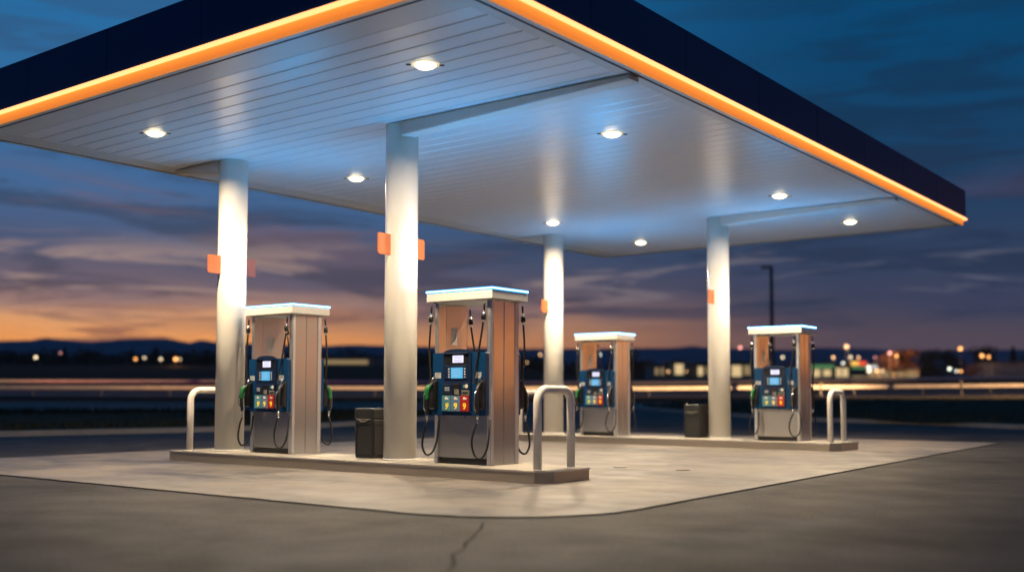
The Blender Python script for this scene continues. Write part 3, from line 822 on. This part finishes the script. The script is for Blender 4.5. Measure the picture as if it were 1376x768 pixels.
def spot(loc, tgt, e, col, size, blend=.6):  # strong spots added at the unseen cars to light the rails
    l = bpy.data.lights.new('beam', 'SPOT'); l.energy = e; l.color = col; l.spot_size = R(size); l.spot_blend = blend; l.shadow_soft_size = .12  # lamp data of the spots added to light the rails
    o = bpy.data.objects.new('added_rail_spot', l); COL.objects.link(o); o.location = loc
    o.rotation_euler = (Vector(tgt) - Vector(loc)).to_track_quat('-Z', 'Y').to_euler(); return o
def heading_to(d): return math.atan2(d.y, d.x)
c1 = W(50, 52, hz(50, 52)); car('added unseen dark car beyond the right edge of the view with its lamps on', c1, heading_to(-RH))
c2 = W(50, -50, hz(50, -50)); car('added unseen dark car on the near road beyond the left edge of the view', c2, heading_to(RH))
c3 = W(66, -58, hz(66, -58)); car('added unseen dark car on the far road beyond the left edge of the view', c3, heading_to(-RH))
def zr(s, t, h=.5): return W(s, t, hz(s, t) + h)
spot(W(50, 49.7, hz(50, 52) + .68), zr(61.8, 6, .52), 1.1e6, (1., .55, .24), 16)
spot(W(50, 49.7, hz(50, 52) + .68), zr(61.8, 27, .52), 1.1e5, (1., .55, .24), 40)
spot(W(50, -47.7, hz(50, -50) + .68), zr(61.8, -8, .52), 2.6e4, (1., .36, .14), 20)
spot(W(66, -55.6, hz(66, -58) + .8), zr(73, -12, .5), 3.4e4, (1., .01, .10), 20)

# ------------------------------------------------------------------ trees and town
def leaf_cloud(mb, c, rx, rz_, n, size):
    for _ in range(n):
        while True:
            v = Vector((rnd.uniform(-1, 1), rnd.uniform(-1, 1), rnd.uniform(-1, 1)))
            if v.length <= 1 and v.length > rnd.random() * .7: break
        p = Vector(c) + Vector((v.x * rx, v.y * rx, v.z * rz_))
        s = size * rnd.uniform(.5, 1.3); a = Vector((rnd.gauss(0, 1), rnd.gauss(0, 1), rnd.gauss(0, 1))).normalized()
        b = a.orthogonal().normalized(); c2_ = a.cross(b)
        mb.quad(p - b * s - c2_ * s * .6, p + b * s - c2_ * s * .6, p + b * s * .7 + c2_ * s * .6, p - b * s * .7 + c2_ * s * .6)
def tree(label, s, t, h, w, mat, kind='round', group='trees behind the far road', n=700):
    z = hz(s, t); r = thing('tree', label, 'tree', W(s, t, z - .06), group=group)
    tr = MB().use('bark'); tr.cyl((0, 0, 0), (0, 0, h * .45), h * .035, h * .02, n=8)
    if kind == 'round':
        for k in range(6):
            a = k * 1.05 + rnd.random(); q = Vector((math.cos(a) * w * .33, math.sin(a) * w * .33, h * rnd.uniform(.55, .85)))
            tr.tube([(0, 0, h * .32), q * .5 + Vector((0, 0, h * .22)), q], h * .012, n=5, sub=3)
    else: tr.cyl((0, 0, h * .45), (0, 0, h * .98), h * .02, h * .004, n=6)
    tr.obj('trunk', r)
    cr_ = MB().use(mat)
    if kind == 'round':
        for k in range(9):
            a = rnd.uniform(0, 6.28); q = rnd.uniform(0, .34) * w
            leaf_cloud(cr_, (math.cos(a) * q, math.sin(a) * q, h * rnd.uniform(.38, .82)), w * rnd.uniform(.16, .3), h * rnd.uniform(.12, .2), n // 9, h * .035)
    else:
        for k in range(10):
            f = k / 10; leaf_cloud(cr_, (0, 0, h * (.15 + .82 * f)), w * .5 * (1 - f) + .08, h * .07, n // 10, h * .03)
    cr_.obj('crown', r, normals=False); return r
TR = [  # label, px, py top, width px, s, material, kind
 ('dark bare tree standing between the far pump and the tall column at right', 846, 463, 40, 190, 'leaf_dark', 'round'),
 ('low dark tree left of the pale lit house behind the far bin', 868, 480, 30, 200, 'leaf_dark', 'round'),
 ('reddish brown tree lit from beside, right of the lit shop row', 1196, 468, 40, 189, 'leaf_brown', 'round'),
 ('wide reddish brown tree with ragged top, second to the right of the lit shops', 1222, 463, 46, 191, 'leaf_brown', 'round'),
 ('dark tree just right of the reddish brown trees', 1250, 466, 44, 215, 'leaf_dark', 'round'),
 ('dark broad tree left of the high orange lamp', 1276, 464, 46, 225, 'leaf_dark', 'round'),
 ('tall dark tree behind the pair of orange lamps at right', 1326, 459, 46, 215, 'leaf_dark', 'round'),
 ('low brown bush tree under the pair of orange lamps', 1310, 486, 34, 190, 'leaf_brown', 'round'),
 ('pointed dark conifer near the right edge, behind the long shed', 1362, 462, 18, 230, 'leaf_dark', 'cone'),
 ('dark round tree at the right edge beyond the conifer', 1384, 472, 40, 235, 'leaf_dark', 'round'),
 ('small pointed conifer on the skyline near the left pinkish lamp', 87, 465, 12, 230, 'leaf_dark', 'cone'),
 ('broad dark tree on the skyline at the left, right of the conifer', 118, 467, 30, 235, 'leaf_dark', 'round'),
 ('dark conifer on the skyline above the pair of yellow lamps', 177, 469, 18, 230, 'leaf_dark', 'cone'),
 ('taller dark conifer on the skyline left of the white lamp', 209, 464, 18, 230, 'leaf_dark', 'cone'),
 ('dark conifer on the skyline just left of the leftmost column', 278, 468, 16, 230, 'leaf_dark', 'cone'),
 ('small dark tree in the left middle of the skyline by the column', 255, 477, 24, 235, 'leaf_dark', 'round'),
 ('dark low tree on the skyline at the far left edge', 14, 470, 36, 235, 'leaf_dark', 'round'),
]
for lb, px, py, wp, s, mt, kd in TR:
    t = U(px, s); h = Hpx(py, s, t); tree(lb, s, t, h, max(wp / FPX * s, 1.2), mt, kd)
mb = MB().use('leaf_dark')
for k in range(230):
    px = rnd.uniform(-90, 720); s = rnd.uniform(222, 262); t = U(px, s); h = 2.0 + 1.8 * rnd.random() ** 2
    leaf_cloud(mb, W(s, t, hz(s, t) + h * .45), 2.6 * rnd.uniform(.7, 1.2), h * .55, 60, .33)
tag(mb.obj('treeline', normals=False), 'low dark band of far trees along the foot of the hills at left', 'treeline', kind='stuff')
mb = MB().use('leaf_dark')
for k in range(150):
    px = rnd.uniform(720, 1480); s = rnd.uniform(232, 265); t = U(px, s); h = 1.8 + 2.4 * rnd.random() ** 2
    leaf_cloud(mb, W(s, t, hz(s, t) + h * .45), 2.6 * rnd.uniform(.7, 1.2), h * .55, 60, .33)
tag(mb.obj('treeline', normals=False), 'low dark band of far trees behind the town lights at right', 'treeline', kind='stuff')

def lamp(label, px, py, s, mat, rad=.22, base=None):
    t = U(px, s); z = hz(s, t); h = max(1.2, CAM.z + (530.2 - py) / FPX * s - z)
    r = thing('street_lamp', label, 'street lamp', W(s, t, z), group='far lit lamps')
    MB().use('darkpole').cyl((0, 0, 0), (0, 0, h), .07, .05, n=8).obj('pole', r)
    hd = MB().use(mat).sphere((0, 0, h), rad, 8).obj('lamp_globe', r)
    MB().use('darkpole').cyl((0, 0, h + rad * .8), (0, 0, h + rad * 1.25), rad * .75, rad * .2, n=10).obj('lamp_hood', r)
    return r
LM = [('yellowish lamp at the far left, low against dark trees', 48, 481, 'lamp_cream', .24),
 ('faint pinkish lamp beside a small conifer at left', 81, 475, 'lamp_pink', .12),
 ('warm low lamp, left of a group of four at left', 182, 485, 'lamp_orange', .20),
 ('small yellowish lamp just above the warm low one', 194, 481.5, 'lamp_cream', .17),
 ('pale white lamp alone between the yellowish lamp and the bright orange one', 216, 484.5, 'lamp_cream', .2),
 ('brightest orange lamp left of the leftmost column', 236, 485, 'lamp_orange', .30),
 ('faint cream lamp touching the bright orange lamp', 242, 483, 'lamp_cream', .13),
 ('small warm lamp low behind the near hoop guard', 708, 491, 'lamp_warm', .12),
 ('cream lamp between the largest pump and the far left column', 726, 476, 'lamp_warm', .18),
 ('yellowish green lamp seen through the farthest pump', 806, 476, 'lamp_white', .16),
 ('pinkish lamp high between the right column and the far right pump', 995, 466, 'lamp_pink', .26),
 ('cream lamp seen through the opening of the far right pump', 1052, 479, 'lamp_cream', .2),
 ('cream lamp low inside the opening of the far right pump', 1036, 486, 'lamp_cream', .18),
 ('large peach lamp, highest above the lit shops', 1138, 464.5, 'lamp_warm', .32),
 ('cream lamp left of the large peach lamp, right by the far pump', 1120, 479, 'lamp_warm', .22),
 ('cream lamp below the large peach lamp', 1143, 478.5, 'lamp_cream', .2),
 ('pale lamp above the red shop sign', 1154, 479, 'lamp_warm', .17),
 ('dim grey pink lamp alone right of the red sign', 1176, 479, 'lamp_pink', .12),
 ('bright white lamp in front of the shop row, left of the red sign', 1133, 487, 'lamp_white', .2),
 ('pinkish red lamp over the brown trees', 1196, 473, 'lamp_pink', .28),
 ('orange lamp touching the pinkish red lamp over the brown trees', 1205, 477, 'lamp_orange', .22),
 ('high orange lamp over the dark trees at right', 1291, 467, 'lamp_orange', .30),
 ('white green lamp low among the dark trees at right', 1276, 494, 'lamp_white', .24),
 ('orange lamp, left one of the close pair at the right', 1320, 476.5, 'lamp_orange', .28),
 ('orange lamp, right one of the close pair at the right', 1329, 478, 'lamp_orange', .22),
 ('small warm lamp low at right under the high orange lamp', 1291, 503, 'lamp_orange', .20),
 ('small pale lamp low at right, just left of the small warm one', 1285, 503.5, 'lamp_white', .16),
 ('pale lamp in the parking area, right of the shop signs', 1168, 501, 'lamp_white', .24),
 ('white lamp in front of the dark canopy of the shops', 1167, 492, 'lamp_white', .22),
 ('warm lamp low right of the white parking lamps', 1178, 500, 'lamp_warm', .24),
 ('dim warm lamp low, between parking lamps and brown trees', 1186, 502, 'lamp_cream', .15),
 ('cream lamp just left of the right column, by the lit house', 950, 489, 'lamp_cream', .22),
 ('warm lamp low behind the far bin', 922, 500, 'lamp_warm', .16),
 ('dim warm lamp low, left of the lit house', 898, 501, 'lamp_warm', .16)]
for lb, px, py, mt, rad in LM: lamp(lb, px, py, 185, mt, rad)
# the lamps that visibly light the trees and shop fronts around them
for px, py, e, c in ((1200, 474, 5200, (1., .42, .18)), (1322, 476, 700, (1., .45, .16)), (1138, 466, 2200, (1., .62, .32)), (1168, 494, 700, (1., .9, .75)), (236, 484, 700, (1., .45, .15)), (950, 488, 700, (1., .75, .42))):
    l = bpy.data.lights.new('lamp_light', 'POINT'); l.energy = e; l.color = c; l.shadow_soft_size = .3
    o = bpy.data.objects.new('lamp_light', l); COL.objects.link(o); o.location = W(182.5, U(px, 182.5), CAM.z + (530.2 - py) / FPX * 182.5)

def building(label, px0, px1, pytop, s, wall, wins, roofm='roof', depth=9, sign=None, cat='building', name='shop_building'):
    t0, t1 = U(px0, s), U(px1, s); tc = (t0 + t1) / 2; z = hz(s, tc); w = t1 - t0
    h = max(1.6, CAM.z + (530.2 - pytop) / FPX * s - z)
    r = thing(name, label, cat, W(s, tc, z - .1), YAW)
    MB().use(wall).box((0, depth / 2, h / 2), (w, depth, h)).obj('wall', r)
    MB().use(roofm).box((0, depth / 2, h + .12), (w + .5, depth + .5, .22), .03).obj('roof', r)
    for (f0, f1, g0, g1, mt) in wins:
        wi = MB().use('darkpole').box((-w / 2 + w * (f0 + f1) / 2, -.02, h * (g0 + g1) / 2), (w * (f1 - f0) + .1, .06, h * (g1 - g0) + .1)).obj('window', r)
        MB().use(mt).box((-w / 2 + w * (f0 + f1) / 2, -.06, h * (g0 + g1) / 2), (w * (f1 - f0), .04, h * (g1 - g0))).obj('pane', wi)
    if sign:
        for (f0, f1, z0, z1, mt) in sign: MB().use(mt).box((-w / 2 + w * (f0 + f1) / 2, -.18, h * (z0 + z1) / 2), (w * (f1 - f0), .16, h * (z1 - z0)), .02).obj('sign', r)
    return r
building('low lit shop with cream windows, just right of the far right pump', 1088, 1121, 487, 178, 'shopwall', [(.12, .42, .1, .62, 'win_warm'), (.55, .86, .15, .6, 'win_warm')], sign=[(.02, .98, .72, .92, 'signgreen')])
building('bright cream shop front beside the greenish shop', 1121.5, 1141, 489, 178, 'shopwall', [(.08, .45, .1, .8, 'win_warm'), (.52, .92, .1, .8, 'win_warm')])
building('dark shop with a lit red and yellow sign on its top', 1142, 1164, 488, 178, 'roof', [(.1, .9, .05, .18, 'win_dim')], sign=[(.05, .55, .95, 1.25, 'signyel'), (.5, .98, .95, 1.25, 'signred'), (.1, .95, .70, .86, 'signgreen')])
building('long low dimly lit market hall behind the parking lamps', 1165, 1235, 500, 190, 'shopwall', [(.02, .2, .1, .7, 'win_dim'), (.25, .5, .1, .7, 'win_dim'), (.56, .7, .2, .7, 'win_dim'), (.75, .95, .1, .7, 'win_dim')])
building('small shop with bright white lit sign boards', 1166, 1179, 489, 195, 'roof', [(.1, .9, .1, .3, 'win_dim')], sign=[(.1, .95, .62, .98, 'signwhite')])
building('long grey shed with pale wall near the right edge', 1334, 1400, 485, 195, 'wallgrey', [(.02, .5, .35, .85, 'win_dim2' if 'win_dim2' in M else 'wallgrey')], name='shed')
building('pale lit house between the farthest pump and the right column', 903, 922, 484, 182, 'shopwall', [(.2, .8, .25, .85, 'win_warm')], name='house')
building('dim house left of the pale lit house', 876, 896, 489, 186, 'wallgrey', [(.2, .45, .3, .8, 'win_dim'), (.6, .8, .3, .8, 'win_dim')], name='house')
building('lit house partly hidden by the left side of the right column', 935, 962, 487, 182, 'shopwall', [(.1, .35, .2, .8, 'win_warm'), (.5, .9, .3, .8, 'win_dim')], name='house')
building('low lit shop between the right column and the far right pump', 980, 1012, 485, 182, 'shopwall', [(.1, .5, .1, .8, 'win_warm'), (.6, .9, .2, .8, 'win_dim')])
building('dim low shop seen under the opening of the far right pump', 1040, 1072, 490, 184, 'shopwall', [(.1, .9, .1, .7, 'win_dim')])
building('long low hall with a warm lit front, between the left pump and near bin', 431, 500, 489, 215, 'shopwall', [(.05, .92, .2, .75, 'win_dim')], name='long_hall')
building('small pale hall right of the warm lit hall, by the near bin', 501, 520, 490, 217, 'wallgrey', [(.1, .9, .3, .7, 'wallgrey')], name='long_hall')

# ------------------------------------------------------------------ the air between here and the hills
hm = bpy.data.materials.new('haze_air'); hm.use_nodes = True; hn = hm.node_tree
hn.nodes.remove(hn.nodes['Principled BSDF']); hv = hn.nodes.new('ShaderNodeVolumePrincipled')
hv.inputs['Density'].default_value = 6.0e-5; hv.inputs['Color'].default_value = (.80, .87, .96, 1); hv.inputs['Anisotropy'].default_value = .2
hn.links.new(hv.outputs[0], hn.nodes['Material Output'].inputs['Volume'])
hb = MB(); hb.mats.append(hm); hb.box((0, 0, 0), (1, 1, 1))
for v_ in hb.bm.verts: v_.co = Vector((v_.co.x * 18200, v_.co.y * 18200, -1.3 if v_.co.z < 0 else 260))
tag(hb.obj('haze'), 'thin dusk haze that fades the far hills to blue', 'haze', kind='stuff')

# ------------------------------------------------------------------ world (dusk sky)
w = bpy.data.worlds.new('World'); sc.world = w; w.use_nodes = True
nt = w.node_tree; N, L = nt.nodes, nt.links
for n in list(N): N.remove(n)
out = N.new('ShaderNodeOutputWorld'); bg = N.new('ShaderNodeBackground')
tc = N.new('ShaderNodeTexCoord'); sx = N.new('ShaderNodeSeparateXYZ'); L.new(tc.outputs['Generated'], sx.inputs[0])
def mth(op, a, b=None, c=None, clamp=False):
    n = N.new('ShaderNodeMath'); n.operation = op; n.use_clamp = clamp
    for i, v in enumerate((a, b, c)):
        if v is None: continue
        if isinstance(v, (int, float)): n.inputs[i].default_value = v
        else: L.new(v, n.inputs[i])
    return n.outputs[0]
def mapr(v, a, b, c=0., d=1., smooth=True):
    n = N.new('ShaderNodeMapRange'); n.interpolation_type = 'SMOOTHSTEP' if smooth else 'LINEAR'
    L.new(v, n.inputs['Value']); n.inputs['From Min'].default_value = a; n.inputs['From Max'].default_value = b
    n.inputs['To Min'].default_value = c; n.inputs['To Max'].default_value = d; return n.outputs['Result']
def ramp(v, stops):
    n = N.new('ShaderNodeValToRGB'); e = n.color_ramp.elements
    while len(e) < len(stops): e.new(.5)
    for k, (p, c) in enumerate(stops): e[k].position = p; e[k].color = (*c, 1)
    L.new(v, n.inputs['Fac']); return n.outputs['Color']
def mixc(f, a, b, mode='MIX'):
    n = N.new('ShaderNodeMix'); n.data_type = 'RGBA'; n.blend_type = mode
    for k, v in (('Factor', f), ('A', a), ('B', b)):
        if isinstance(v, tuple): n.inputs[k].default_value = (*v, 1)
        elif isinstance(v, (int, float)): n.inputs[k].default_value = v
        else: L.new(v, n.inputs[k])
    return n.outputs['Result']
x_, y_, z_ = sx.outputs
SUNAZ = YAW + R(21)                       # sunset bearing, left of the view axis
hl = mth('SQRT', mth('ADD', mth('MULTIPLY', x_, x_), mth('ADD', mth('MULTIPLY', y_, y_), 1e-5)))
dot = mth('DIVIDE', mth('ADD', mth('MULTIPLY', x_, -math.sin(SUNAZ)), mth('MULTIPLY', y_, math.cos(SUNAZ))), hl)
az = mapr(dot, .77, 1.0, 0, 1, False); az = mth('POWER', az, 1.7)
zc = mth('MAXIMUM', z_, 0.)
def fbm(scale, sxx, szz, det, off, dist=0.4, rough=.55):
    mp = N.new('ShaderNodeMapping'); mp.inputs['Scale'].default_value = (sxx, sxx, szz); mp.inputs['Location'].default_value = off
    L.new(tc.outputs['Generated'], mp.inputs['Vector'])
    n = N.new('ShaderNodeTexNoise'); n.inputs['Scale'].default_value = scale; n.inputs['Detail'].default_value = det
    n.inputs['Distortion'].default_value = dist; n.inputs['Roughness'].default_value = rough
    L.new(mp.outputs[0], n.inputs['Vector']); return n.outputs['Fac']
wob = fbm(1., 5, 26, 4, (3, 1, 0))
zz = mth('ADD', zc, mth('MULTIPLY', mth('SUBTRACT', wob, .5), .035))
left = ramp(zz, [(0., (.98, .33, .07)), (.045, (1.08, .41, .10)), (.066, (.92, .42, .17)), (.082, (.42, .24, .19)), (.100, (.16, .125, .165)), (.13, (.070, .098, .185)), (.18, (.056, .142, .31)), (.27, (.028, .155, .36)), (.36, (.014, .15, .37)), (1., (.01, .10, .28))])
right = ramp(zz, [(0., (.13, .075, .09)), (.055, (.10, .072, .094)), (.08, (.050, .056, .105)), (.14, (.026, .052, .115)), (.21, (.008, .050, .125)), (.30, (.002, .058, .155)), (.42, (.002, .075, .20)), (1., (.002, .05, .15))])
col = mixc(az, right, left)
# dark cloud banks
c1n = fbm(1., 4.2, 34, 8, (0, 0, 0), .7, .62)
dk = mapr(c1n, .46, .57); hgt = mth('MULTIPLY', mapr(zc, .045, .085), mapr(zc, .50, .22))
dk = mth('MULTIPLY', dk, hgt)
darkc = mixc(az, ramp(zc, [(0., (.030, .040, .080)), (.15, (.020, .036, .082)), (.25, (.006, .036, .092)), (.40, (.003, .040, .11))]), ramp(zc, [(0., (.22, .10, .07)), (.07, (.16, .095, .10)), (.115, (.052, .064, .108)), (.17, (.036, .076, .155)), (.25, (.030, .10, .225))]))
col = mixc(mth('MULTIPLY', dk, .88), col, darkc)
# pink undersides
c3n = fbm(1., 3.4, 22, 5, (7, 2, 4), .5)
pk = mth('MULTIPLY', mapr(c3n, .50, .62), mth('MULTIPLY', mapr(zc, .10, .13), mapr(zc, .21, .165)))
col = mixc(mth('MULTIPLY', pk, .5), col, mixc(az, (.075, .062, .12), (.20, .115, .12)))
# bright torn streaks
c2n = fbm(1., 4.6, 46, 8, (2, 5, 1.3), .8, .6)
br = mth('MULTIPLY', mapr(c2n, .51, .62), mth('MULTIPLY', mapr(zc, .075, .095), mapr(zc, .150, .115)))
brc = mixc(az, (.14, .145, .20), (.52, .35, .28))
col = mixc(mth('MULTIPLY', br, .62), col, brc)
# thin dark wisps in the orange band
c4n = fbm(1., 6.0, 60, 4, (1, 9, 3), .5)
ws = mth('MULTIPLY', mapr(c4n, .52, .62), mapr(zc, .10, .05))
col = mixc(mth('MULTIPLY', ws, mth('MULTIPLY', az, .8)), col, (.24, .095, .075))
# afterglow low in the sky well to the right of the picture
AZ2 = YAW - R(67.5)
dot2 = mth('DIVIDE', mth('ADD', mth('MULTIPLY', x_, -math.sin(AZ2)), mth('MULTIPLY', y_, math.cos(AZ2))), hl)
glow = mth('MULTIPLY', mapr(dot2, .90, .985), mapr(zz, .105, .035))
col = mixc(mth('MULTIPLY', glow, .95), col, (1.75, .56, .07))
# below the horizon
col = mixc(mapr(z_, -.03, .0), (.02, .022, .028), col)
sky = N.new('ShaderNodeTexSky'); sky.sky_type = 'NISHITA'; sky.sun_disc = False
sky.sun_elevation = R(1.0); sky.sun_rotation = -SUNAZ
skym = mixc(1.0, sky.outputs['Color'], (.0012, .0012, .0012), 'MULTIPLY')
tot = mixc(1.0, col, skym, 'ADD')
L.new(tot, bg.inputs['Color']); bg.inputs['Strength'].default_value = 1.0
L.new(bg.outputs[0], out.inputs[0])
su = bpy.data.lights.new('sun', 'SUN'); su.energy = .04; su.angle = R(8); su.color = (1., .5, .25)
so_ = bpy.data.objects.new('sun', su); COL.objects.link(so_)
sd = Vector((-math.sin(SUNAZ) * math.cos(R(2)), math.cos(SUNAZ) * math.cos(R(2)), math.sin(R(2))))
so_.rotation_euler = (-sd).to_track_quat('-Z', 'Y').to_euler(); so_.location = (0, 0, 30)

# ------------------------------------------------------------------ camera
cd = bpy.data.cameras.new('camera'); co = bpy.data.objects.new('camera', cd); COL.objects.link(co)
co.location = CAM
f = Vector((-math.sin(YAW) * math.cos(PITCH), math.cos(YAW) * math.cos(PITCH), math.sin(PITCH)))
r0 = RH; u0 = r0.cross(f)
r = r0 * math.cos(ROLL) + u0 * math.sin(ROLL); u = -r0 * math.sin(ROLL) + u0 * math.cos(ROLL)
m = Matrix((r, u, -f)).transposed().to_4x4(); m.translation = CAM; co.matrix_world = m
cd.sensor_width = 36; cd.lens = FPX / 1376 * 36; cd.shift_y = SHY / 1376
cd.clip_start = .05; cd.clip_end = 20000
cd.dof.use_dof = True; cd.dof.focus_distance = 14.3; cd.dof.aperture_fstop = cd.lens / 1000 / .078
sc.camera = co
sc.view_settings.view_transform = 'Standard'; sc.view_settings.look = 'None'
sc.view_settings.exposure = 0; sc.view_settings.gamma = 1
sc.cycles.use_denoising = True
try: sc.cycles.denoiser = 'OPENIMAGEDENOISE'
except Exception: pass
sc.cycles.use_light_tree = True
sc.cycles.sample_clamp_indirect = 6
sc.cycles.max_bounces = 8
